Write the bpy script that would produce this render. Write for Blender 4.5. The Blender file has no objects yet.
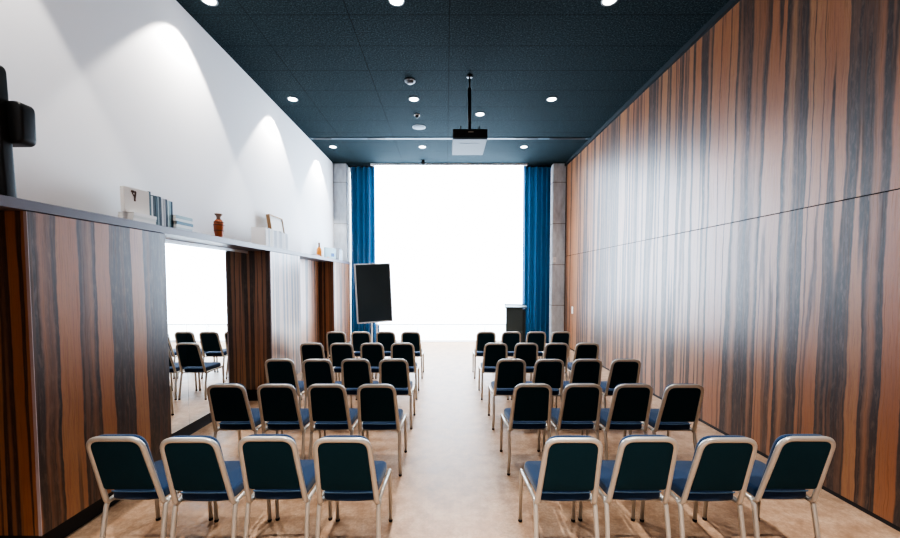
import bpy, bmesh, math, random
from mathutils import Vector, Matrix
random.seed(7)
S = bpy.context.scene
COL = S.collection
PI = math.pi

# ------------------------------------------------------------------ room sizes (metres)
XL, XR = -3.05, 3.245        # white wall, veneer wall
ZC = 4.96                    # ceiling
YB, YE = -2.6, 10.40         # wall behind the camera, line of the columns
YW = 11.0                    # window plane
XC = -2.58                   # front of the low cabinets
XM = -2.91                   # mirror / recessed panel plane
ZS = 2.295                   # top of the long shelf

# ------------------------------------------------------------------ materials
def mat(name, color=(.8, .8, .8), rough=.5, metal=0.0, spec=.5, coat=0.0, emit=None, estr=0.0, sheen=0.0):
    m = bpy.data.materials.new(name); m.use_nodes = True
    b = m.node_tree.nodes['Principled BSDF']
    b.inputs['Base Color'].default_value = (*color, 1)
    b.inputs['Roughness'].default_value = rough
    b.inputs['Metallic'].default_value = metal
    b.inputs['Specular IOR Level'].default_value = spec
    b.inputs['Coat Weight'].default_value = coat
    b.inputs['Sheen Weight'].default_value = sheen
    if emit:
        b.inputs['Emission Color'].default_value = (*emit, 1)
        b.inputs['Emission Strength'].default_value = estr
    return m

class N:
    """small node-building helper"""
    def __init__(s, m): s.t = m.node_tree; s.b = s.t.nodes['Principled BSDF']
    def n(s, typ, **kw):
        x = s.t.nodes.new(typ)
        for k, v in kw.items(): setattr(x, k, v)
        return x
    def link(s, a, b): s.t.links.new(a, b)
    def val(s, inp, v):
        if isinstance(v, (int, float)): inp.default_value = v
        elif isinstance(v, tuple): inp.default_value = v
        else: s.link(v, inp)
    def math(s, op, a, b=0.0, c=0.0):
        x = s.n('ShaderNodeMath', operation=op)
        s.val(x.inputs[0], a); s.val(x.inputs[1], b); s.val(x.inputs[2], c)
        return x.outputs[0]
    def xyz(s):
        tc = s.n('ShaderNodeTexCoord'); sp = s.n('ShaderNodeSeparateXYZ')
        s.link(tc.outputs['Object'], sp.inputs[0]); return sp.outputs
    def comb(s, a, b, c):
        x = s.n('ShaderNodeCombineXYZ')
        for i, v in enumerate((a, b, c)): s.val(x.inputs[i], v)
        return x.outputs[0]
    def noise(s, vec, scale=1.0, detail=2.0, rough=.5):
        x = s.n('ShaderNodeTexNoise'); s.link(vec, x.inputs['Vector'])
        x.inputs['Scale'].default_value = scale; x.inputs['Detail'].default_value = detail
        x.inputs['Roughness'].default_value = rough
        return x.outputs[0]
    def ramp(s, f, stops):
        x = s.n('ShaderNodeValToRGB'); s.link(f, x.inputs[0]); e = x.color_ramp.elements
        while len(e) < len(stops): e.new(.5)
        for i, (p, c) in enumerate(stops):
            e[i].position = p; e[i].color = (*c, 1) if len(c) == 3 else c
        return x.outputs[0]
    def mix(s, f, a, b, mode='MIX'):
        x = s.n('ShaderNodeMix', data_type='RGBA', blend_type=mode)
        s.val(x.inputs[0], f)
        for i, v in ((6, a), (7, b)):
            if isinstance(v, tuple): x.inputs[i].default_value = (*v, 1)
            else: s.link(v, x.inputs[i])
        return x.outputs[2]
    def bump(s, h, strength=.2, dist=.01):
        x = s.n('ShaderNodeBump'); s.link(h, x.inputs['Height'])
        x.inputs['Strength'].default_value = strength; x.inputs['Distance'].default_value = dist
        s.link(x.outputs[0], s.b.inputs['Normal'])

def veneer(name, seam=None, rough=.3, seed=0.0, gain=1.0, scale=4.3):
    """vertical-striped rosewood veneer: wavy dark bands between orange tan ones"""
    m = mat(name, rough=rough, spec=.5); k = N(m); k.b.inputs['IOR'].default_value = 1.85
    geo = k.n('ShaderNodeNewGeometry'); sp_ = k.n('ShaderNodeSeparateXYZ'); k.link(geo.outputs['Position'], sp_.inputs[0])
    x, y, z = sp_.outputs
    u = k.math('MULTIPLY_ADD', x, 2.0, y)
    if seam is not None:       # the panels above the seam come from another leaf
        up = k.math('GREATER_THAN', z, seam)
        u = k.math('ADD', u, k.math('MULTIPLY', up, .008))
    u = k.math('ADD', u, seed)
    wob = k.noise(k.comb(k.math('MULTIPLY', u, 2.5), 0.0, k.math('MULTIPLY', z, 1.7)), 1.0, 4.0, .6)
    uw = k.math('ADD', u, k.math('MULTIPLY', k.math('SUBTRACT', wob, .5), .055))
    n1 = k.noise(k.comb(k.math('MULTIPLY', uw, scale), 3.1, k.math('MULTIPLY', z, .06)), 1.0, 2.3, .60)
    band = k.ramp(n1, [(.0, (0, 0, 0)), (.35, (.25, .25, .25)), (.42, (1, 1, 1)), (.490, (1, 1, 1)), (.508, (0, 0, 0)), (.60, (0, 0, 0)), (.612, (.85, .85, .85)), (.635, (.85, .85, .85)), (.65, (0, 0, 0))])
    inner = k.noise(k.comb(k.math('MULTIPLY', uw, 22.0), 6.0, k.math('MULTIPLY', z, .35)), 1.0, 3.0, .6)
    grain = k.noise(k.comb(k.math('MULTIPLY', uw, 70.0), 0.0, k.math('MULTIPLY', z, 1.6)), 1.0, 4.0, .6)
    pores = k.noise(k.comb(k.math('MULTIPLY', uw, 160.0), 0.0, k.math('MULTIPLY', z, 14.0)), 1.0, 2.0, .6)
    tone = k.noise(k.comb(k.math('MULTIPLY', uw, 3.2), 9.0, k.math('MULTIPLY', z, .1)), 1.0, 1.0)
    g = lambda c: tuple(v * gain for v in c)
    tan = k.mix(k.ramp(tone, [(.35, (0, 0, 0)), (.65, (1, 1, 1))]), g((.34, .125, .048)), g((.41, .205, .092)))
    tan = k.mix(k.ramp(grain, [(.35, (1, 1, 1)), (.6, (0, 0, 0))]), tan, g((.24, .085, .033)))
    dark = k.mix(k.ramp(grain, [(.38, (0, 0, 0)), (.66, (1, 1, 1))]), g((.018, .012, .011)), g((.075, .045, .036)))
    mott = k.noise(k.comb(k.math('MULTIPLY', uw, 45.0), 2.0, k.math('MULTIPLY', z, 9.0)), 1.0, 3.0, .7)
    dark = k.mix(k.ramp(mott, [(.48, (0, 0, 0)), (.66, (.5, .5, .5))]), dark, g((.19, .12, .09)))
    dark = k.mix(k.ramp(inner, [(.50, (0, 0, 0)), (.62, (.75, .75, .75))]), dark, g((.17, .08, .045)))
    c = k.mix(band, tan, dark)
    rim = k.ramp(n1, [(.44, (0, 0, 0)), (.478, (1, 1, 1)), (.49, (1, 1, 1)), (.508, (0, 0, 0))])
    c = k.mix(k.math('MULTIPLY', rim, .45), c, g((.03, .02, .018)))
    c = k.mix(k.ramp(pores, [(.56, (0, 0, 0)), (.7, (.35, .35, .35))]), c, g((.09, .05, .035)))
    k.link(c, k.b.inputs['Base Color'])
    c = k.mix(k.ramp(grain, [(.52, (0, 0, 0)), (.68, (.45, .45, .45))]), c, g((.05, .028, .02)))
    k.link(c, k.b.inputs['Base Color'])
    k.link(k.math('ADD', k.math('MULTIPLY_ADD', pores, .14, rough - .07), k.math('MULTIPLY', band, .05)), k.b.inputs['Roughness'])
    lv = k.math('SUBTRACT', k.math('MULTIPLY_ADD', band, -.16, .58), k.math('MULTIPLY', k.ramp(grain, [(.5, (0, 0, 0)), (.66, (1, 1, 1))]), .20))
    k.link(lv, k.b.inputs['Specular IOR Level'])
    return m

M = {}
M['veneer'] = veneer('rosewood_veneer', seam=2.455, rough=.38, gain=1.0)
M['veneer_cab'] = veneer('rosewood_cabinet_veneer', rough=.33, seed=5.3, scale=4.4)

# painted wall
m = mat('white_paint', (.86, .86, .87), .75, spec=.25); k = N(m); x, y, z = k.xyz()
k.bump(k.noise(k.comb(x, y, z), 180, 2), .08, .002); M['paint'] = m
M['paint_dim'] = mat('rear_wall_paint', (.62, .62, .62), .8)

# ceiling panels 1.2 x 0.6 with thin dark joints
m = mat('charcoal_ceiling_felt', rough=.9, spec=.2); k = N(m); x, y, z = k.xyz()
sp = k.noise(k.comb(x, y, z), 50, 4, .8)
c = k.ramp(sp, [(.36, (.004, .009, .011)), (.5, (.011, .022, .027)), (.66, (.045, .078, .092))])
def joint(v, off, pitch, w):
    q = k.math('FRACT', k.math('DIVIDE', k.math('ADD', v, 100 * pitch - off), pitch))
    q = k.math('MULTIPLY', q, pitch)
    return k.math('LESS_THAN', k.math('MINIMUM', q, k.math('SUBTRACT', pitch, q)), w)
j = k.math('MAXIMUM', k.math('MULTIPLY', joint(x, .041, 1.2, .006), k.math('LESS_THAN', x, .2)), joint(y, 4.6695, .6, .006))
c = k.mix(k.math('MULTIPLY', j, .85), c, (.003, .005, .007))
k.link(c, k.b.inputs['Base Color']); k.bump(sp, .5, .01); M['ceil'] = m

# carpet / stone-like beige floor
m = mat('mottled_beige_floor', rough=.55, spec=.35); k = N(m); x, y, z = k.xyz()
n1 = k.noise(k.comb(x, y, z), 5.5, 10, .8); n2 = k.noise(k.comb(x, y, z), 45, 4, .75)
c = k.ramp(n1, [(.36, (.31, .18, .105)), (.48, (.45, .285, .18)), (.54, (.52, .345, .225)), (.66, (.61, .43, .30))])
c = k.mix(k.ramp(n2, [(.38, (.5, .5, .5)), (.55, (0, 0, 0))]), c, (.30, .20, .135))
k.link(c, k.b.inputs['Base Color'])
k.link(k.math('MULTIPLY_ADD', n1, .3, .30), k.b.inputs['Roughness'])
k.bump(n2, .15, .004); M['floor'] = m

# concrete
m = mat('board_marked_concrete', rough=.85); k = N(m); x, y, z = k.xyz()
n1 = k.noise(k.comb(k.math('MULTIPLY', x, 3), k.math('MULTIPLY', y, 3), z), 3.5, 5, .65)
c = k.ramp(n1, [(.3, (.50, .54, .58)), (.7, (.70, .75, .80))])
sm = k.math('LESS_THAN', k.math('FRACT', k.math('MULTIPLY', z, .9)), .012)
c = k.mix(sm, c, (.2, .2, .2)); k.link(c, k.b.inputs['Base Color']); k.bump(n1, .4, .01); M['concrete'] = m

# fabrics
def fabric(name, a, b, scale=420, sheen=.3):
    m = mat(name, rough=.92, spec=.2, sheen=sheen); k = N(m); x, y, z = k.xyz()
    n = k.noise(k.comb(x, y, z), scale, 2)
    k.link(k.ramp(n, [(.35, a), (.65, b)]), k.b.inputs['Base Color']); k.bump(n, .2, .002); return m
M['navy'] = fabric('navy_fabric', (.005, .025, .070), (.010, .041, .108))
M['backcloth'] = fabric('dark_back_cloth', (.0045, .025, .037), (.009, .040, .056), sheen=0)
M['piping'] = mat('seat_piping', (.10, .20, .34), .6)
M['frame'] = mat('champagne_silver_tube', (.55, .525, .48), .33, metal=.5)
M['rubber'] = mat('black_rubber', (.008, .008, .009), .6)
M['blackp'] = mat('black_plastic', (.010, .011, .012), .42)
M['plinth'] = mat('black_plinth', (.012, .014, .018), .5)
M['steel'] = mat('brushed_aluminium', (.62, .64, .67), .3, metal=.9)
M['mirror'] = mat('mirror_glass', (.93, .96, .96), .012, metal=1.0)
M['shelf'] = mat('grey_lilac_shelf', (.13, .12, .145), .42, spec=.6)
M['screen'] = mat('display_glass', (.022, .036, .042), .3, spec=.6)
M['silver'] = mat('silver_bezel', (.72, .74, .76), .35, metal=.4)
M['white'] = mat('white_plastic', (.82, .82, .82), .45)
M['projw'] = mat('projector_casing', (.085, .12, .15), .6)
M['lens'] = mat('lens_glass', (.02, .02, .03), .08)
M['terra'] = mat('terracotta', (.42, .11, .035), .45)
M['amber'] = mat('amber_glaze', (.78, .30, .05), .35)
M['paper'] = mat('white_paper', (.80, .79, .76), .7)
M['wood'] = mat('light_oak', (.42, .25, .12), .5)
M['lectern'] = mat('lectern_grey', (.06, .08, .083), .45)
M['lectern_top'] = mat('lectern_top_grey', (.05, .075, .08), .4)

# curtain: blue cloth that lets a little daylight through
m = mat('petrol_blue_curtain', (.003, .040, .100), .8, sheen=.2); k = N(m)
tr = k.n('ShaderNodeBsdfTranslucent'); tr.inputs[0].default_value = (.01, .20, .42, 1)
mx = k.n('ShaderNodeMixShader'); mx.inputs[0].default_value = .11
out = k.t.nodes['Material Output']
k.link(k.b.outputs[0], mx.inputs[1]); k.link(tr.outputs[0], mx.inputs[2]); k.link(mx.outputs[0], out.inputs[0])
M['curtain'] = m

# roller blind glowing with the daylight behind it
M['blind'] = mat('daylit_roller_blind', (.85, .87, .9), .9, emit=(.66, .82, 1.0), estr=14.0)
M['lamp'] = mat('downlight_lens', (1, 1, 1), .4, emit=(1, .97, .93), estr=14)
M['lamp_hot'] = mat('downlight_lens_bright', (1, 1, 1), .4, emit=(1, .93, .82), estr=120)
M['lamp_ring'] = mat('downlight_trim', (.25, .28, .3), .4)

# window glass
m = bpy.data.materials.new('window_glass'); m.use_nodes = True; t = m.node_tree; t.nodes.clear()
o = t.nodes.new('ShaderNodeOutputMaterial'); a = t.nodes.new('ShaderNodeBsdfTransparent'); g = t.nodes.new('ShaderNodeBsdfGlossy')
g.inputs['Roughness'].default_value = .02
x = t.nodes.new('ShaderNodeMixShader'); x.inputs[0].default_value = .06
t.links.new(a.outputs[0], x.inputs[1]); t.links.new(g.outputs[0], x.inputs[2]); t.links.new(x.outputs[0], o.inputs[0]); M['glass'] = m

_c = {}
def solid(c, rough=.6):
    key = (c, rough)
    if key not in _c: _c[key] = mat('book_cover', c, rough)
    return _c[key]

# ------------------------------------------------------------------ mesh helpers
def obj(name, bm, m, parent=None, smooth=False):
    bmesh.ops.recalc_face_normals(bm, faces=bm.faces[:])
    me = bpy.data.meshes.new(name); bm.to_mesh(me); bm.free()
    me.materials.append(m)
    if smooth:
        for p in me.polygons: p.use_smooth = True
    o = bpy.data.objects.new(name, me); COL.objects.link(o)
    if parent: o.parent = parent
    return o
def tag(o, label, cat, group=None, kind=None):
    o['label'] = label; o['category'] = cat
    if group: o['group'] = group
    if kind: o['kind'] = kind
    return o
def struct(o): o['kind'] = 'structure'; return o
def thing(name, loc, label, cat, group=None, rz=0.0):
    o = bpy.data.objects.new(name, None); COL.objects.link(o)
    o.empty_display_size = .1; o.location = loc; o.rotation_euler = (0, 0, rz)
    return tag(o, label, cat, group)

def box(bm, x0, x1, y0, y1, z0, z1, bev=0.0, mtx=None):
    r = bmesh.ops.create_cube(bm, size=1.0)
    vs = r['verts']
    bmesh.ops.scale(bm, vec=(x1 - x0, y1 - y0, z1 - z0), verts=vs)
    bmesh.ops.translate(bm, vec=((x0 + x1) / 2, (y0 + y1) / 2, (z0 + z1) / 2), verts=vs)
    if bev > 0:
        es = list({e for v in vs for e in v.link_edges})
        rr = bmesh.ops.bevel(bm, geom=es, offset=bev, segments=2, affect='EDGES', profile=.5)
        vs = list({v for f in rr['faces'] for v in f.verts} | {v for v in vs if v.is_valid})
    if mtx is not None: bmesh.ops.transform(bm, matrix=mtx, verts=vs)
    return bm
def bx(*a, **k): return box(bmesh.new(), *a, **k)

def smooth_path(pts, r, seg=6):
    """polyline with its inner corners rounded to radius-ish r"""
    P = [Vector(p) for p in pts]; out = [P[0]]
    for i in range(1, len(P) - 1):
        a = (P[i - 1] - P[i]); b = (P[i + 1] - P[i])
        d = min(r, a.length * .49, b.length * .49)
        p0 = P[i] + a.normalized() * d; p2 = P[i] + b.normalized() * d
        for s in range(seg + 1):
            t = s / seg
            out.append(p0.lerp(P[i], t).lerp(P[i].lerp(p2, t), t))
    out.append(P[-1]); return out
def tube(bm, path, ra, rb=None, seg=10, side=None, cap=True):
    """elliptical tube; ra along `side` direction, rb across it"""
    rb = rb or ra; path = [Vector(p) for p in path]; rings = []
    prev = None
    for i, p in enumerate(path):
        if i == 0: t = path[1] - p
        elif i == len(path) - 1: t = p - path[-2]
        else: t = (path[i + 1] - path[i - 1])
        t.normalize()
        ref = Vector(side) if side else (prev if prev else (Vector((1, 0, 0)) if abs(t.x) < .8 else Vector((0, 1, 0))))
        n = ref - t * ref.dot(t)
        if n.length < 1e-4: n = prev
        n.normalize(); prev = n; b = t.cross(n)
        rings.append([bm.verts.new(p + n * (ra * math.cos(2 * PI * q / seg)) + b * (rb * math.sin(2 * PI * q / seg))) for q in range(seg)])
    for a, b in zip(rings, rings[1:]):
        for q in range(seg): bm.faces.new((a[q], a[(q + 1) % seg], b[(q + 1) % seg], b[q]))
    if cap:
        bm.faces.new(rings[0][::-1]); bm.faces.new(rings[-1])
    return bm
def lathe(bm, prof, seg=20, c=(0, 0, 0)):
    rings = []
    for r, z in prof:
        if r < 1e-5: rings.append([bm.verts.new((c[0], c[1], c[2] + z))])
        else: rings.append([bm.verts.new((c[0] + r * math.cos(2 * PI * q / seg), c[1] + r * math.sin(2 * PI * q / seg), c[2] + z)) for q in range(seg)])
    for a, b in zip(rings, rings[1:]):
        for q in range(seg):
            q2 = (q + 1) % seg
            if len(a) == 1 and len(b) == 1: continue
            if len(a) == 1: bm.faces.new((a[0], b[q], b[q2]))
            elif len(b) == 1: bm.faces.new((a[q], a[q2], b[0]))
            else: bm.faces.new((a[q], a[q2], b[q2], b[q]))
    if len(rings[0]) > 1: bm.faces.new(rings[0][::-1])
    if len(rings[-1]) > 1: bm.faces.new(rings[-1])
    return bm
def rounded_outline(corners, radii, seg=5):
    """2D polygon (ccw) with each corner rounded"""
    n = len(corners); out = []
    for i in range(n):
        p = Vector(corners[i]); a = Vector(corners[i - 1]) - p; b = Vector(corners[(i + 1) % n]) - p
        r = radii[i]; p0 = p + a.normalized() * r; p2 = p + b.normalized() * r
        for s in range(seg + 1):
            t = s / seg; out.append(p0.lerp(p, t).lerp(p.lerp(p2, t), t))
    return out
def cushion(bm, outline, h, er, crown=0.0, crown_lo=0.0, mtx=None):
    """slab of height h over a 2D outline, edges rolled with radius er, top crowned"""
    n = len(outline); cen = sum(outline, Vector((0, 0))) / n
    nor = []
    for i in range(n):
        d = (outline[(i + 1) % n] - outline[i - 1]); nor.append(Vector((-d.y, d.x)).normalized())
    layers = []
    S4 = 4
    for s in range(S4 + 1):
        a = PI / 2 * s / S4; layers.append((er * (1 - math.sin(a)), er * (1 - math.cos(a))))
    lay = [(i, z) for i, z in layers] + [(i, h - z) for i, z in layers[::-1]]
    rings = [[bm.verts.new((*(outline[q] + nor[q] * ins), z)) for q in range(n)] for ins, z in lay]
    for a, b in zip(rings, rings[1:]):
        for q in range(n): bm.faces.new((a[q], a[(q + 1) % n], b[(q + 1) % n], b[q]))
    for ring, zz, cr, flip in ((rings[-1], h, crown, 0), (rings[0], 0, -crown_lo, 1)):
        prev = ring
        for f in (.66, .33):
            nr = [bm.verts.new((*(cen + (Vector(v.co[:2]) - cen) * f), zz + cr * (1 - f * f))) for v in ring]
            for q in range(n):
                fs = (prev[q], prev[(q + 1) % n], nr[(q + 1) % n], nr[q]); bm.faces.new(fs if not flip else fs[::-1])
            prev = nr
        cv = bm.verts.new((*cen, zz + cr))
        for q in range(n): bm.faces.new((prev[q], prev[(q + 1) % n], cv))
    if mtx is not None: bmesh.ops.transform(bm, matrix=mtx, verts=bm.verts[:])
    return bm
def dup(root, name=None):
    r = root.copy(); COL.objects.link(r)
    for ch in list(root.children):
        c = ch.copy(); COL.objects.link(c); c.parent = r
        for g in list(ch.children):
            d = g.copy(); COL.objects.link(d); d.parent = c
    return r

# ------------------------------------------------------------------ the room shell
struct(obj('floor', bx(XL - .2, XR + .2, YB - .2, YW + .3, -.12, 0), M['floor']))
struct(obj('ceiling', bx(XL - .2, XR + .2, YB - .2, YW + .3, ZC, ZC + .15), M['ceil']))
struct(obj('wall_left', bx(XL - .2, XL, YB, YW + .3, 0, ZC), M['paint']))
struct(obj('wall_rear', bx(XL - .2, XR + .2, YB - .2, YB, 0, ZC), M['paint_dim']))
bm = bmesh.new()
ys = [YB, 1.15, 5.85, 10.55, YW + .3]        # full-height leaves, one seam at 2.455 m
for z0, z1 in ((0.035, 2.4505), (2.4595, ZC - .075)):
    box(bm, XR, XR + .2, YB, YW + .3, z0, z1)
box(bm, XR + .006, XR + .2, YB, YW + .3, 2.445, 2.465)
struct(obj('wall_right', bm, M['veneer']))
struct(obj('trim_2', bx(XR + .003, XR + .006, YB, YW + .3, 2.4505, 2.4595), mat('panel_joint', (.008, .006, .006), .8, spec=.1)))
struct(obj('baseboard_right', bx(XR + .004, XR + .2, YB, YW + .3, 0, .035), M['plinth']))
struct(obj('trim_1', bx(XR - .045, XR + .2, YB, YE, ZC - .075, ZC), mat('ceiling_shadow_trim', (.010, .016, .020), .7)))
# concrete columns either side of the window
for nm, x0, x1 in (('wall_column_left', XL, -2.70), ('wall_column_right', 2.90, XR)):
    struct(obj(nm, bx(x0, x1, YE, YE + .45, 0, ZC, bev=.012), M['concrete']))
# window: frame, glass behind the blind
w = obj('window_1', bx(-2.70, 2.90, YW, YW + .07, 0, .06), M['white']); struct(w)
bm = bmesh.new()
for xx in (-2.79, -.83, 1.14, 2.93): box(bm, xx - .03, xx + .03, YW, YW + .07, .06, ZC)
box(bm, -2.8, 2.95, YW, YW + .07, .54, .60)
obj('window_frame', bm, M['white'], w)
obj('window_pane', bx(-2.8, 2.95, YW + .03, YW + .036, .06, ZC), M['glass'], w)
struct(obj('ground', bx(-14, 14, YW + .3, YW + 22, -.25, -.12), mat('pale_terrace', (.75, .75, .75), .8)))

# ------------------------------------------------------------------ roller blind
b = thing('roller_blind', (.08, YE + .03, 0), 'huge white roller blind glowing with daylight across the end window', 'blind')
obj('blind_cloth', bx(-2.01, 2.01, -.002, .002, .60, ZC - .055), M['blind'], b)
obj('bottom_rail', bx(-2.01, 2.01, -.012, .012, .575, .60, bev=.004), M['white'], b)
obj('head_rail', bx(-2.12, 2.12, -.02, .045, ZC - .055, ZC - .001, bev=.006), M['white'], b)

# ------------------------------------------------------------------ curtains
def curtain(name, x0, x1, yc, label, seed):
    rnd = random.Random(seed); bm = bmesh.new(); n = 150; nz = 14; ph = [rnd.uniform(0, 6) for _ in range(6)]
    g = []
    for i in range(n + 1):
        t = i / n; row = []
        for jz in range(nz + 1):
            s = jz / nz; z = .02 + s * (ZC - .06)
            amp = .075 + .012 * (1 - s)
            u = t * 5.5 * 2 * PI + .7 * math.sin(t * 9 + ph[0]) + .25 * math.sin(s * 3 + ph[1] + t * 4)
            xx = x0 + (x1 - x0) * t + .010 * math.sin(2 * u) + .012 * math.sin(s * 2.4 + ph[2]) * (1 - s)
            yy = yc + amp * math.sin(u) + .012 * math.sin(2.3 * u + ph[3])
            row.append(bm.verts.new((xx, yy, z)))
        g.append(row)
    for i in range(n):
        for q in range(nz): bm.faces.new((g[i][q], g[i + 1][q], g[i + 1][q + 1], g[i][q + 1]))
    me_o = obj('curtain_cloth', bm, M['curtain'], None, True)
    r = thing(name, (0, 0, 0), label, 'curtain', None)
    me_o.parent = r
    t_ = bmesh.new(); box(t_, x0 - .03, x1 + .03, yc - .02, yc + .02, ZC - .045, ZC - .001)
    obj('curtain_track', t_, M['plinth'], r)
    return r
curtain('curtain', -2.66, -1.86, YE + .23, 'long petrol blue curtain hanging left of the bright blind, behind the display', 1)
curtain('curtain', 2.07, 2.87, YE + .23, 'long petrol blue curtain hanging right of the bright blind, behind the lectern', 2)

# ------------------------------------------------------------------ cabinets, mirrors, shelf on the left
def cabinet(y0, y1, label, nd):
    c = thing('cabinet', (XC, (y0 + y1) / 2, 0), label, 'cabinet', 'veneer cabinets under the long shelf')
    h = (y1 - y0) / 2; oy = (y0 + y1) / 2
    def wbx(*a, **k):   # keep veneer coordinates varied per cabinet by building in local space
        return bx(*a, **k)
    obj('carcass', wbx(XM + .02 - XC - .14, -.02, -h, h, .17, ZS - .066), M['veneer_cab'], c)
    obj('plinth', bx(XM - .12 - XC, -.09, -h + .01, h - .01, 0, .17), M['plinth'], c)
    obj('edge_highlight', bx(-.018, .0015, -h - .004, -h, .17, ZS - .068), mat('painted_bevel_highlight', (.42, .36, .38), .4), c)  # added pale strip: paints the highlight on the near bevelled edge
    for i in range(nd):
        a = -h + 2 * h * i / nd; b_ = -h + 2 * h * (i + 1) / nd
        obj('door', bx(-.02, 0, a + (.002 if i else 0), b_ - .002, .17, ZS - .068, bev=.0012), M['veneer_cab'], c)
    return c
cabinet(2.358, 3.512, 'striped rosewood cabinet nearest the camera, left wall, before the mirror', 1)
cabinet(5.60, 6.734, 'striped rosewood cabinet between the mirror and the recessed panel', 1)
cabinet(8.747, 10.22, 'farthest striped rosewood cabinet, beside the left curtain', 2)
def recess(y0, y1, joints, m, name, label, cat):
    c = thing(name, (XM, y0, 0), label, cat)
    ed = [y0] + joints + [y1]
    for a, b_ in zip(ed, ed[1:]):
        obj('mirror_pane' if cat == 'mirror' else 'panel', bx(-.02, 0, a - y0 + .002, b_ - y0 - .002, .17, ZS - .10), m, c)
    obj('plinth', bx(-.12, -.07, 0, y1 - y0, 0, .17), M['plinth'], c)
    obj('top_rail', bx(-.02, .004, 0, y1 - y0, ZS - .10, ZS - .066), M['silver'] if cat == 'mirror' else M['veneer_cab'], c)
    return c
recess(3.514, 5.598, [4.24], M['mirror'], 'wall_mirror', 'tall frameless wall mirror between two striped cabinets, reflecting chairs', 'mirror')
recess(6.736, 8.745, [7.74], M['veneer_cab'], 'veneer_panel', 'set-back striped veneer panel between the middle and far cabinets', 'panel')
recess(.2, 2.356, [1.3], M['veneer_cab'], 'veneer_panel', 'dark set-back veneer panel left of the nearest cabinet', 'panel')
s = obj('wall_shelf', bx(XL + .001, XC + .008, .2, 10.26, ZS - .065, ZS, bev=.003), M['shelf'])
tag(s, 'long grey-lilac shelf running above cabinets along the white wall', 'shelf')

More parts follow.
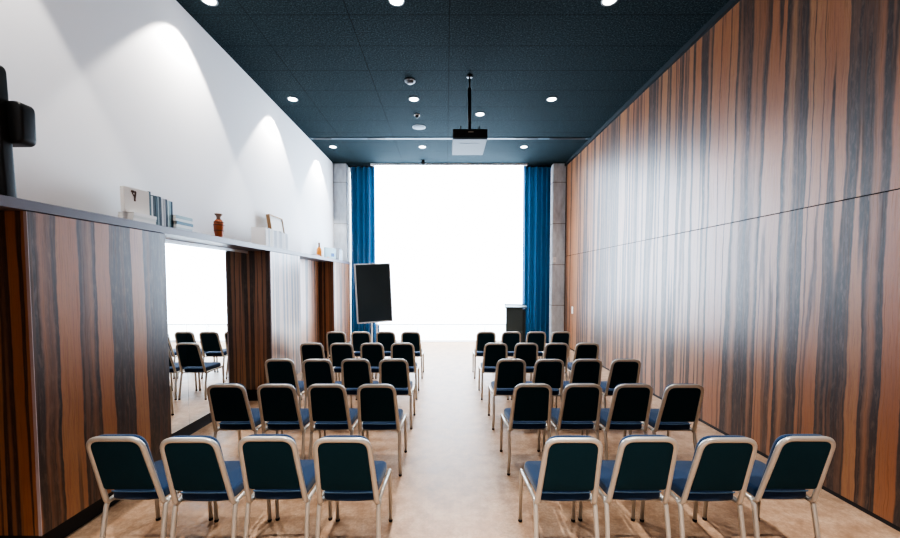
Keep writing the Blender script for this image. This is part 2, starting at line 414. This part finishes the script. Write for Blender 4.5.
# ------------------------------------------------------------------ chairs
def make_chair():
    r = thing('conference_chair', (0, 0, 0), '', 'chair', 'navy conference chairs set out in two blocks')
    # seat
    ol = rounded_outline([(-.164, .066), (0, .038), (.164, .066), (.184, .475), (-.184, .475)], [.025, .12, .025, .06, .06])
    seat = obj('seat', cushion(bmesh.new(), ol, .072, .022, .014, mtx=Matrix.Translation((0, 0, .402))), M['navy'], r, True)
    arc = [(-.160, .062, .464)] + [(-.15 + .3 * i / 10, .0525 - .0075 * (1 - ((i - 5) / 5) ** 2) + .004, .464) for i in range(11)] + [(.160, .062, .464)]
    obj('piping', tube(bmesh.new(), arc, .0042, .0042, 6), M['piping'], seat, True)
    # back: everything laid out in the plane of the hoop
    th = math.atan2(.136, .469); up = Vector((0, -math.sin(th), math.cos(th))); fw = Vector((0, math.cos(th), math.sin(th)))
    org = Vector((0, .038, .412))
    def P(x, s, f=0.0): v = org + up * s + fw * f; return Vector((x, v.y, v.z))
    mt = Matrix(((1, 0, 0, org.x), (0, up.y, fw.y, org.y), (0, up.z, fw.z, org.z), (0, 0, 0, 1)))
    ol = rounded_outline([(-.163, .115), (.163, .115), (.160, .476), (-.160, .476)], [.04, .04, .085, .085])
    pad = cushion(bmesh.new(), ol, .042, .018, .008, mtx=mt @ Matrix.Translation((0, 0, .006)))
    obj('backrest', pad, M['navy'], r, True)
    ol = rounded_outline([(-.156, .098), (.156, .098), (.146, .462), (-.146, .462)], [.02, .02, .06, .06])
    obj('back_panel', cushion(bmesh.new(), ol, .012, .004, 0, .004, mtx=mt @ Matrix.Translation((0, 0, -.008))), M['backcloth'], r, True)
    # hoop tube: down, over and down again, curling forward under the seat
    pts = [Vector((-.181, .105, .400)), Vector((-.179, .045, .398))] + [P(-.175, .01)] + [P(-.156, .470), P(.156, .470)] + [P(.175, .01), Vector((.179, .045, .398)), Vector((.181, .105, .400))]
    q = [pts[0]] + [pts[1]] + [pts[3], pts[4]] + [pts[6]] + [pts[7]]
    Pq = [Vector(v) for v in q]; path = [Pq[0]]
    for i, rr in ((1, .028), (2, .072), (3, .072), (4, .028)):
        a = (Pq[i - 1] - Pq[i]).normalized(); b = (Pq[i + 1] - Pq[i]).normalized()
        for s_ in range(8):
            t = s_ / 7; p0 = Pq[i] + a * rr; p2 = Pq[i] + b * rr
            path.append(p0.lerp(Pq[i], t).lerp(Pq[i].lerp(p2, t), t))
    path.append(Pq[-1])
    bm = bmesh.new(); seg = 12; rings = []
    for i, p in enumerate(path):
        t = ((path[min(i + 1, len(path) - 1)]) - path[max(i - 1, 0)]).normalized()
        # in-plane normal is perpendicular to t; the other axis follows the plane normal
        side = Vector((1, 0, 0)) if abs(t.x) < .2 and abs(t.y) > .5 else fw
        if side is fw:
            n2 = fw - t * fw.dot(t); n2.normalize(); n1 = t.cross(n2)
        else:
            n1 = Vector((1, 0, 0)) - t * t.x; n1.normalize(); n2 = t.cross(n1)
            if rings and n1.dot(prev1) < 0: n1 = -n1
            n2 = n1.cross(t)
        if rings:
            if n1.dot(prev1) < 0: n1 = -n1
            if n2.dot(prev2) < 0: n2 = -n2
        prev1, prev2 = n1, n2
        rings.append([bm.verts.new(p + n1 * (.0175 * math.cos(2 * PI * w_ / seg)) + n2 * (.0135 * math.sin(2 * PI * w_ / seg))) for w_ in range(seg)])
    for a, b in zip(rings, rings[1:]):
        for w_ in range(seg): bm.faces.new((a[w_], a[(w_ + 1) % seg], b[(w_ + 1) % seg], b[w_]))
    bm.faces.new(rings[0]); bm.faces.new(rings[-1])
    obj('back_frame', bm, M['frame'], r, True)
    for sg in (-1, 1):
        # side rail along the seat
        obj('side_rail', tube(bmesh.new(), [(sg * .186, .075, .402), (sg * .196, .43, .405)], .0125, .0135), M['frame'], r, True)
        lg = obj('leg', tube(bmesh.new(), smooth_path([(sg * .196, .43, .405), (sg * .197, .462, .402), (sg * .198, .484, .012)], .035), .0135, .0135), M['frame'], r, True)
        obj('foot_cap', lathe(bmesh.new(), [(.0, 0), (.0145, 0), (.0158, .010), (.0148, .018), (0, .018)], 12, (sg * .198, .484, 0)), M['rubber'], lg, True)
        lg = obj('leg', tube(bmesh.new(), smooth_path([(sg * .186, .075, .402), (sg * .187, .052, .385), (sg * .190, .018, .2), (sg * .198, .0, .012)], .05), .0145, .0145), M['frame'], r, True)
        obj('foot_cap', lathe(bmesh.new(), [(.0, 0), (.0145, 0), (.0158, .010), (.0148, .018), (0, .018)], 12, (sg * .198, 0, 0)), M['rubber'], lg, True)
    for yy in (.10, .40):
        obj('stretcher', tube(bmesh.new(), [(-.188, yy, .391), (.188, yy, .391)], .009, .009, 8), M['frame'], r, True)
    return r
ROWY = [2.29, 3.434, 4.513, 5.665, 6.90]
LX = [[-1.965, -1.515, -1.066, -.612], [-1.965, -1.515, -1.067, -.62], [-1.965, -1.515, -1.067, -.618], [-1.99, -1.545, -1.095, -.645], [-1.99, -1.54, -1.09, -.638]]
RX = [[.752, 1.203, 1.664, 2.145], [.778, 1.226, 1.675, 2.122], [.768, 1.216, 1.665, 2.114], [.738, 1.19, 1.64, 2.09], [.725, 1.18, 1.63, 2.08]]
rown = ['nearest row', 'second row from the camera', 'middle row', 'fourth row from the camera', 'farthest row']
posL = ['wall end', 'second from the cabinets', 'second from the aisle', 'aisle end']
proto = make_chair(); first = True
for side, XS in (('left', LX), ('right', RX)):
    for i, row in enumerate(XS):
        for jx, xx in enumerate(row):
            o = proto if first else dup(proto); first = False
            rnd = random.Random(i * 10 + jx + (100 if side == 'right' else 0))
            o.location = (xx, ROWY[i] + rnd.uniform(-.012, .012), 0)
            o.rotation_euler = (0, 0, rnd.uniform(-.008, .008))
            if side == 'left': pos = posL[jx]
            else: pos = ['aisle end', 'second from the aisle', 'second from the veneer wall', 'wall end'][jx]
            o['label'] = 'navy padded chair, %s of %s block, %s' % (rown[i], side, pos)

# ------------------------------------------------------------------ display on a stand
d = thing('display_stand', (-1.64, 8.68, 0), 'white floor stand carrying the portrait display', 'stand', rz=math.radians(16))
obj('base', bx(-.30, .30, -.22, .25, .0, .02, bev=.006), M['white'], d)
for sx in (-.06, .06): obj('pole', tube(bmesh.new(), [(sx, .05, .02), (sx, .05, 1.75)], .018), M['white'], d, True)
obj('mount_plate', bx(-.2, .2, .02, .045, 1.25, 1.75), M['blackp'], d)
d = thing('display', (-1.64, 8.62, 1.51), 'large blank portrait display with silver bezel in front of the left curtain', 'display', rz=math.radians(16))
d.rotation_euler = (0, math.radians(-2.4), math.radians(16))
W2, H2 = .405, .675
bm = bmesh.new()
box(bm, -W2, W2, .0, .045, -H2, H2, bev=.006); obj('casing', bm, M['silver'], d)
bm = bmesh.new(); box(bm, -W2 + .035, W2 - .028, -.004, .0, -H2 + .035, H2 - .028); obj('screen', bm, M['screen'], d)

# ------------------------------------------------------------------ lectern
l = thing('lectern', (1.72, 9.42, 0), 'dark grey boxy lectern standing before the right curtain', 'lectern', rz=math.radians(-8))
obj('base', bx(-.25, .27, -.19, .21, 0, .04, bev=.005), M['lectern'], l)
obj('body', bx(-.23, .17, -.17, .19, .04, 1.13, bev=.006), M['lectern'], l)
obj('side_panel', bx(.172, .245, -.16, .19, .04, 1.09, bev=.004), mat('lectern_side', (.03, .042, .045), .5), l)
bm = bmesh.new(); box(bm, -.27, .275, -.21, .22, -.012, .012, bev=.004, mtx=Matrix.Translation((0, 0, 1.155)) @ Matrix.Rotation(math.radians(4), 4, 'X'))
obj('top', bm, M['lectern_top'], l)
obj('lip', bx(-.27, .275, .2, .215, 1.16, 1.20), M['lectern_top'], l)

# ------------------------------------------------------------------ ceiling projector
p = thing('projector', (.365, 6.22, 3.935), 'ceiling projector with pale underside hanging on a black rod', 'projector')
obj('casing', bx(-.262, .262, -.37, .37, .012, .155, bev=.012), M['blackp'], p)
bm = bmesh.new(); box(bm, -.262, .262, -.372, .372, 0, .03, bev=.010); box(bm, -.15, .15, -.2, .25, -.003, .0)
obj('bottom_cover', bm, M['projw'], p)
bm = bmesh.new()
for q in range(14): box(bm, -.235 + q * .012, -.229 + q * .012, -.376, -.368, .05, .13)
obj('vent_grille', bm, M['rubber'], p)
obj('port_strip', bx(-.03, .05, -.377, -.370, .10, .115), mat('port_marks', (.35, .33, .28), .5), p)
bm = bmesh.new()
lathe(bm, [(.0, 0), (.05, 0), (.05, .05), (.044, .055), (0, .055)], 20, (0, 0, 0))
bmesh.ops.transform(bm, matrix=Matrix.Translation((.10, .368, .085)) @ Matrix.Rotation(-PI / 2, 4, 'X'), verts=bm.verts[:])
obj('lens', bm, M['lens'], p, True)
bm = bmesh.new()
box(bm, -.09, .09, -.28, -.10, .155, .175, bev=.004)
for a in (-1, 1):
    for c_ in (-1, 1):
        tube(bm, [(0, -.19, .18), (a * .14, -.19 + c_ * .12, .172)], .008, .008, 6)
        tube(bm, [(a * .14, -.19 + c_ * .12, .155), (a * .14, -.19 + c_ * .12, .215)], .008, .008, 6)
obj('mount_bracket', bm, M['blackp'], p)
obj('rod', tube(bmesh.new(), [(0, -.19, .175), (0, -.19, .84)], .026, .026, 14), M['blackp'], p, True)
obj('upper_rod', tube(bmesh.new(), [(0, -.19, .84), (0, -.19, ZC - 3.935 - .01)], .013, .013, 12), M['blackp'], p, True)
obj('ceiling_plate', lathe(bmesh.new(), [(0, 0), (.05, 0), (.05, .014), (0, .014)], 20, (0, -.19, ZC - 3.935 - .0145)), M['blackp'], p, True)

# ------------------------------------------------------------------ downlights
def make_light():
    r = thing('downlight', (0, 0, ZC), '', 'ceiling light', 'round recessed ceiling downlights')
    obj('trim_ring', lathe(bmesh.new(), [(.070, -.001), (.092, -.001), (.092, -.006), (.086, -.010), (.072, -.008), (.070, -.001)], 28), M['lamp_ring'], r, True)
    obj('lens', lathe(bmesh.new(), [(0, -.001), (.0715, -.001), (.0715, -.005), (0, -.006)], 28), M['lamp'], r, True)
    return r
def beam(x, y, w, size, blend=.18, col=(1, .95, .88), rad=.03, tilt=0):
    L = bpy.data.lights.new('downlight_beam', 'SPOT'); L.energy = w; L.spot_size = math.radians(size); L.spot_blend = blend
    L.color = col; L.shadow_soft_size = rad
    o = bpy.data.objects.new('downlight_beam', L); COL.objects.link(o); o.location = (x, y, ZC - .02 - .012)
    o.rotation_euler = (0, math.radians(tilt), 0)
pl = make_light(); first = True
LY = [-.26, 2.09, 4.429, 6.771, 9.14]; ln = ['', 'nearest the camera', 'middle of its row', 'nearest the window']
for xx, nm in ((-2.675, 'beside the white wall'), (-.56, 'in the centre row'), (1.845, 'towards the veneer wall')):
    for i, yy in enumerate(LY):
        if i == 0:
            o = None
        o = pl if first else dup(pl); first = False
        o.location = (xx, yy, ZC)
        o['label'] = 'round white downlight %s, %s' % (nm, ['behind the camera', 'right above the camera', 'nearest the camera', 'halfway to the window', 'closest to the window'][i])
        if xx == -.56 and i == 2:
            for ch in o.children:
                if ch.name.startswith('lens'):
                    ch.data = ch.data.copy(); ch.data.materials[0] = M['lamp_hot']
            o['label'] = 'glaring bright downlight at the top edge of the photo'
        if xx < -2: beam(xx, yy, 235 if i else 60, 82, .2, (1, .94, .88), tilt=11)
        else: beam(xx, yy, (950, 60, 260 if xx < 0 else 220, 180, 140)[i], 96 if i else 78, .5 if i else .35, (1, .95, .90))
o = dup(pl); o.location = (.646, 7.369, ZC); o['label'] = 'single round downlight just behind and right of the projector rod'
beam(.646, 7.369, 90, 92, .5)

# ------------------------------------------------------------------ other ceiling devices
t = thing('smoke_detector', (-.57, 6.157, ZC), 'white domed smoke detector on the dark ceiling', 'detector')
obj('base', lathe(bmesh.new(), [(0, 0), (.085, 0), (.088, -.014), (.080, -.02), (0, -.02)], 24), mat('detector_grey', (.16, .18, .20), .5), t, True)
obj('dome', lathe(bmesh.new(), [(.06, -.02), (.057, -.036), (.04, -.050), (0, -.056)], 24), mat('detector_dome', (.14, .16, .19), .4), t, True)
t = thing('motion_sensor', (-.555, 7.412, ZC), 'small dark-tipped sensor between two downlights in the centre row', 'sensor')
obj('base', lathe(bmesh.new(), [(0, 0), (.055, 0), (.055, -.012), (0, -.012)], 20), M['white'], t, True)
obj('dome', lathe(bmesh.new(), [(.040, -.012), (.036, -.035), (.02, -.055), (0, -.06)], 20), M['blackp'], t, True)
t = thing('ceiling_speaker', (-.558, 7.981, ZC), 'flat grey round speaker grille on the dark ceiling', 'speaker')
obj('rim', lathe(bmesh.new(), [(0, 0), (.135, 0), (.135, -.006), (.125, -.009), (0, -.009)], 32), M['lamp_ring'], t, True)
obj('grille', lathe(bmesh.new(), [(.122, -.009), (.118, -.012), (0, -.014)], 32), mat('speaker_grille', (.10, .14, .18), .6), t, True)
t = thing('dome_camera', (-.60, 10.16, ZC), 'small black dome camera hanging at the top of the blind', 'camera')
obj('mount', lathe(bmesh.new(), [(0, 0), (.045, 0), (.045, -.03), (0, -.03)], 20), M['blackp'], t, True)
obj('dome', lathe(bmesh.new(), [(.04, -.03), (.062, -.05), (.066, -.08), (.055, -.11), (.03, -.13), (0, -.137)], 20), M['blackp'], t, True)
t = thing('slot_diffuser', (0, 8.60, ZC), 'long grey linear air slot crossing the dark ceiling', 'vent')
obj('frame', bx(XL + .01, XR - .05, -.055, .055, -.012, -.0005, bev=.002), mat('slot_frame', (.045, .075, .095), .6), t)
for a, b_ in ((-1.75, -1.35), (1.55, 2.05), (-2.95, -2.55), (2.3, 3.1)):
    obj('slot_cover', bx(a, b_, -.04, .04, -.016, -.0125), M['plinth'], t)
obj('slot', bx(XL + .05, XR - .1, -.012, .012, -.0135, -.0122), mat('slot_light', (.14, .19, .23), .35), t)

# ------------------------------------------------------------------ wall devices
t = thing('wall_switch', (XR, 9.72, 1.04), 'small white switch plate on the far end of the veneer wall', 'switch')
obj('plate', bx(-.012, -.0005, -.045, .045, -.09, .09, bev=.003), M['white'], t)
obj('rocker', bx(-.016, -.011, -.028, .028, -.06, .06, bev=.001), M['white'], t)
t = thing('thermostat', (2.935, YE, 2.36), 'small white thermostat on the right concrete column', 'thermostat')
obj('housing', bx(-.02, .06, -.026, .0005, -.07, .07, bev=.005), M['white'], t)
obj('dial', bx(0, .04, -.030, -.025, -.01, .04, bev=.001), M['silver'], t)

# ------------------------------------------------------------------ things on the shelf
def book(loc, tx, ty, tz, cover, label, group, rz=0.0, spine=None, cat='book'):
    """book standing or lying: cover wraps pages; tx depth, ty thickness (or width), tz height"""
    r = thing('book', loc, label, cat, group, rz)
    bm = bmesh.new(); c = .002
    if tz > ty:       # standing, spine towards the aisle (+x)
        box(bm, -tx / 2, tx / 2, -ty / 2, -ty / 2 + c, 0, tz); box(bm, -tx / 2, tx / 2, ty / 2 - c, ty / 2, 0, tz)
        box(bm, tx / 2 - c, tx / 2, -ty / 2, ty / 2, 0, tz)
        pg = bx(-tx / 2 + .004, tx / 2 - .003, -ty / 2 + c, ty / 2 - c, .003, tz - .003)
    else:             # lying flat
        box(bm, -tx / 2, tx / 2, -ty / 2, ty / 2, 0, c); box(bm, -tx / 2, tx / 2, -ty / 2, ty / 2, tz - c, tz)
        box(bm, tx / 2 - c, tx / 2, -ty / 2, ty / 2, 0, tz)
        pg = bx(-tx / 2 + .004, tx / 2 - .003, -ty / 2 + .003, ty / 2 - .003, c, tz - c)
    obj('cover', bm, solid(cover), r); obj('pages', pg, M['paper'], r)
    return r

# low white flat books with a white box standing on them
flat = [((.80, .78, .74), 'broad white flat book at the bottom, under the white box'), ((.70, .70, .66), 'thin cream flat book second from bottom under the white box'), ((.82, .80, .78), 'white flat book directly under the white box')]
z = ZS
for i, (c, lb) in enumerate(flat):
    h = (.034, .022, .026)[i]
    book((-2.70, 3.345 + .006 * i, z), .14, .25, h, c, lb, 'flat books under the white box'); z += h
t = thing('document_box', (-2.685, 3.315, z), 'white upright box with a small dark emblem, beside the upright books', 'box', rz=math.radians(-10))
obj('carton', bx(-.02, .02, -.112, .112, 0, .212, bev=.002), M['paper'], t)
bm = bmesh.new(); xx = .0212      # the small dark emblem: two strokes meeting, like a figure
def stroke(pts, w_):
    for a, b_ in zip(pts, pts[1:]):
        a = Vector(a); b_ = Vector(b_); d_ = (b_ - a).normalized(); n_ = Vector((-d_.y, d_.x)) * w_ / 2
        vs = [bm.verts.new((xx, q.x, q.y)) for q in (a - n_, b_ - n_, b_ + n_, a + n_)]
        bm.faces.new(vs)
stroke([(-.050, .185), (-.036, .178), (-.022, .183), (-.010, .175)], .020)
stroke([(-.044, .180), (-.036, .157), (-.024, .140)], .012)
stroke([(-.012, .181), (-.017, .150), (-.022, .120), (-.020, .100)], .017)
obj('emblem', bm, solid((.09, .045, .03)), t)

# upright books
ups = [(.020, .335, (.05, .10, .12), 'slim tall dark teal'), (.022, .30, (.62, .64, .64), 'pale grey'), (.024, .31, (.012, .03, .045), 'near-black'),
       (.024, .312, (.02, .06, .075), 'dark petrol'), (.016, .306, (.35, .42, .45), 'thin slate'), (.026, .315, (.012, .028, .045), 'thick black-blue'),
       (.024, .30, (.66, .66, .66), 'light grey'), (.026, .305, (.42, .42, .44), 'mid grey'), (.020, .308, (.03, .06, .10), 'ink blue'),
       (.022, .30, (.55, .72, .76), 'pale aqua'), (.020, .302, (.30, .50, .60), 'sky blue'), (.022, .30, (.02, .07, .12), 'dark navy')]
yy = 3.452
for th_, h, c, nm in ups:
    book((-2.78, yy + th_ / 2, ZS), .22, th_, h - .03, c, nm + ' upright book in the row beside the white box', 'upright books beside the white box')
    yy += th_ + .0025
# lying stack
z = ZS
for i, (h, c, nm) in enumerate([(.030, (.45, .55, .60), 'bottom grey-blue'), (.028, (.72, .76, .76), 'white second'), (.030, (.10, .22, .30), 'dark blue middle'), (.026, (.66, .74, .76), 'pale fourth'), (.030, (.28, .42, .48), 'topmost slate blue')]):
    book((-2.76, 3.86 + .008 * ((i * 7) % 3), z), .24, .24, h, c, nm + ' book in the flat pile right of the upright books', 'flat pile right of the upright books'); z += h + .0006

# terracotta vase
t = thing('vase', (-2.72, 4.58, ZS), 'terracotta vase with flared neck on the long shelf', 'vase')
obj('body', lathe(bmesh.new(), [(0, 0), (.032, 0), (.036, .01), (.048, .07), (.055, .13), (.056, .17), (.050, .205), (.036, .225), (.024, .235), (.0, .235)], 24), M['terra'], t, True)
obj('neck', lathe(bmesh.new(), [(.024, .233), (.022, .25), (.026, .27), (.040, .285), (.044, .298), (.040, .30), (.034, .295), (.020, .27), (0, .262)], 24), mat('grey_glazed_neck', (.30, .20, .15), .4), t, True)
bm = bmesh.new()
for zz, rr in ((.10, .0525), (.165, .0572), (.198, .0535)):
    lathe(bm, [(rr, zz - .005), (rr + .003, zz), (rr, zz + .005)], 24)
obj('bands', bm, mat('vase_band', (.12, .04, .02), .5), t, True)

# white magazine row
yy = 5.50; i = 0
shades = ['bright white', 'cream', 'pale grey', 'off-white']
ords = ['first', 'second', 'third', 'fourth', 'fifth', 'sixth', 'seventh', 'eighth', 'ninth', 'tenth', 'eleventh', 'twelfth', 'thirteenth', 'fourteenth', 'fifteenth', 'sixteenth', 'seventeenth', 'eighteenth', 'nineteenth', 'twentieth', 'twenty-first', 'twenty-second', 'twenty-third', 'twenty-fourth']
rnd = random.Random(4)
while yy < 6.27 and i < len(ords):
    th_ = rnd.uniform(.036, .05); q = rnd.choice(range(4)); c = [(.85, .85, .85), (.80, .78, .72), (.52, .55, .60), (.74, .75, .77)][q]
    book((-2.70, yy + th_ / 2, ZS), .21, th_, rnd.uniform(.255, .275), c, '%s upright magazine binder, %s from the vase end, below the picture frame' % (shades[q], ords[i]), 'white binders on the shelf', cat='binder')
    yy += th_ + .003; i += 1

# leaning picture frame
t = thing('framed_picture', (-2.84, 6.55, ZS), 'small wooden picture frame with blank board leaning back behind the white binders', 'picture frame')
tilt = Matrix.Rotation(math.radians(-8), 4, 'Y')
bm = bmesh.new()
for a in ((-.04, .02, -.255, -.24, 0, .60), (-.04, .02, .24, .255, 0, .60), (-.04, .02, -.24, .24, 0, .015), (-.04, .02, -.24, .24, .585, .60)): box(bm, *a, bev=.002, mtx=tilt)
obj('frame', bm, M['wood'], t)
obj('mat_board', box(bmesh.new(), -.004, .004, -.24, .24, .015, .585, mtx=tilt), M['paper'], t)

# pink book, orange bottle, blue box and far books
book((-2.74, 7.85, ZS), .20, .27, .035, (.62, .30, .28), 'low pink book lying alone before the orange bottle', 'lone flat book on the shelf')
t = thing('bottle_vase', (-2.72, 8.18, ZS), 'small orange narrow-necked bottle vase near the far end of the shelf', 'vase')
obj('body', lathe(bmesh.new(), [(0, 0), (.045, 0), (.052, .02), (.056, .10), (.052, .16), (.036, .20), (.02, .22), (0, .22)], 20), M['amber'], t, True)
obj('neck', lathe(bmesh.new(), [(.02, .218), (.017, .24), (.016, .29), (.022, .305), (.020, .31), (0, .31)], 20), mat('bottle_neck', (.25, .12, .05), .5), t, True)
t = thing('picture_card', (-2.74, 9.02, ZS), 'blue-green picture board standing beyond the orange bottle', 'picture', rz=math.radians(-20))
obj('board', bx(-.012, .012, -.20, .20, 0, .27, bev=.002), solid((.38, .55, .58)), t)
obj('printed_block', bx(.012, .0135, .02, .14, .07, .15), solid((.03, .12, .32)), t)
obj('printed_patch', bx(.012, .0135, -.14, -.05, .02, .06), solid((.75, .42, .25)), t)
yy = 9.30
for th_, h, c, nm in [(.05, .27, (.75, .77, .80), 'white'), (.045, .28, (.04, .10, .22), 'dark blue'), (.05, .27, (.70, .74, .78), 'pale grey'), (.045, .275, (.05, .20, .32), 'teal blue'), (.05, .26, (.80, .80, .80), 'bright white')]:
    book((-2.70, yy + th_ / 2, ZS), .2, th_, h, c, nm + ' upright book at the far shelf end beyond the picture board', 'books at the far shelf end'); yy += th_ + .004

# black device at the near end of the shelf
t = thing('black_device', (-2.845, 2.33, ZS), 'tall black rounded device with a side box, near end of the shelf', 'device')
ol = rounded_outline([(-.16, 0), (.125, 0), (.095, .83), (-.16, .83)], [.01, .01, .05, .05])
rot = Matrix(((1, 0, 0, 0), (0, 0, -1, 0), (0, 1, 0, 0), (0, 0, 0, 1)))
obj('body', cushion(bmesh.new(), ol, .07, .012, mtx=Matrix.Translation((.035, .08, 0)) @ rot), M['blackp'], t, True)
ol = rounded_outline([(-.06, .375), (.13, .375), (.13, .635), (-.06, .635)], [.01, .045, .05, .01])
obj('side_box', cushion(bmesh.new(), ol, .09, .014, mtx=Matrix.Translation((.095, .15, -.02)) @ rot), M['blackp'], t, True)
bm = bmesh.new()
for a in range(12):
    for c_ in range(3): lathe(bm, [(0, 0), (.006, 0), (.006, .002), (0, .002)], 6, (0, 0, 0)) if False else box(bm, .04 + c_ * .035, .05 + c_ * .035, .006, .0095, .04 + a * .025, .05 + a * .025)
obj('perforations', bm, M['rubber'], t)

# ------------------------------------------------------------------ light and camera
wd = bpy.data.worlds.new('overcast_sky'); S.world = wd; wd.use_nodes = True
bg = wd.node_tree.nodes['Background']; bg.inputs[0].default_value = (.90, .96, 1, 1); bg.inputs[1].default_value = 9.0

cam = bpy.data.cameras.new('camera'); co = bpy.data.objects.new('camera', cam); COL.objects.link(co)
co.location = (0, 0, 1.8); co.rotation_euler = (PI / 2 - .0441, 0, 0)
cam.sensor_width = 36; cam.lens = 379.9 / 900 * 36
cam.shift_x = (450 - 446.04) / 900; cam.shift_y = (297.15 - 269) / 900
cam.clip_start = .02
S.camera = co
S.view_settings.view_transform = 'AgX'
S.view_settings.look = 'AgX - High Contrast'
S.view_settings.exposure = -0.15
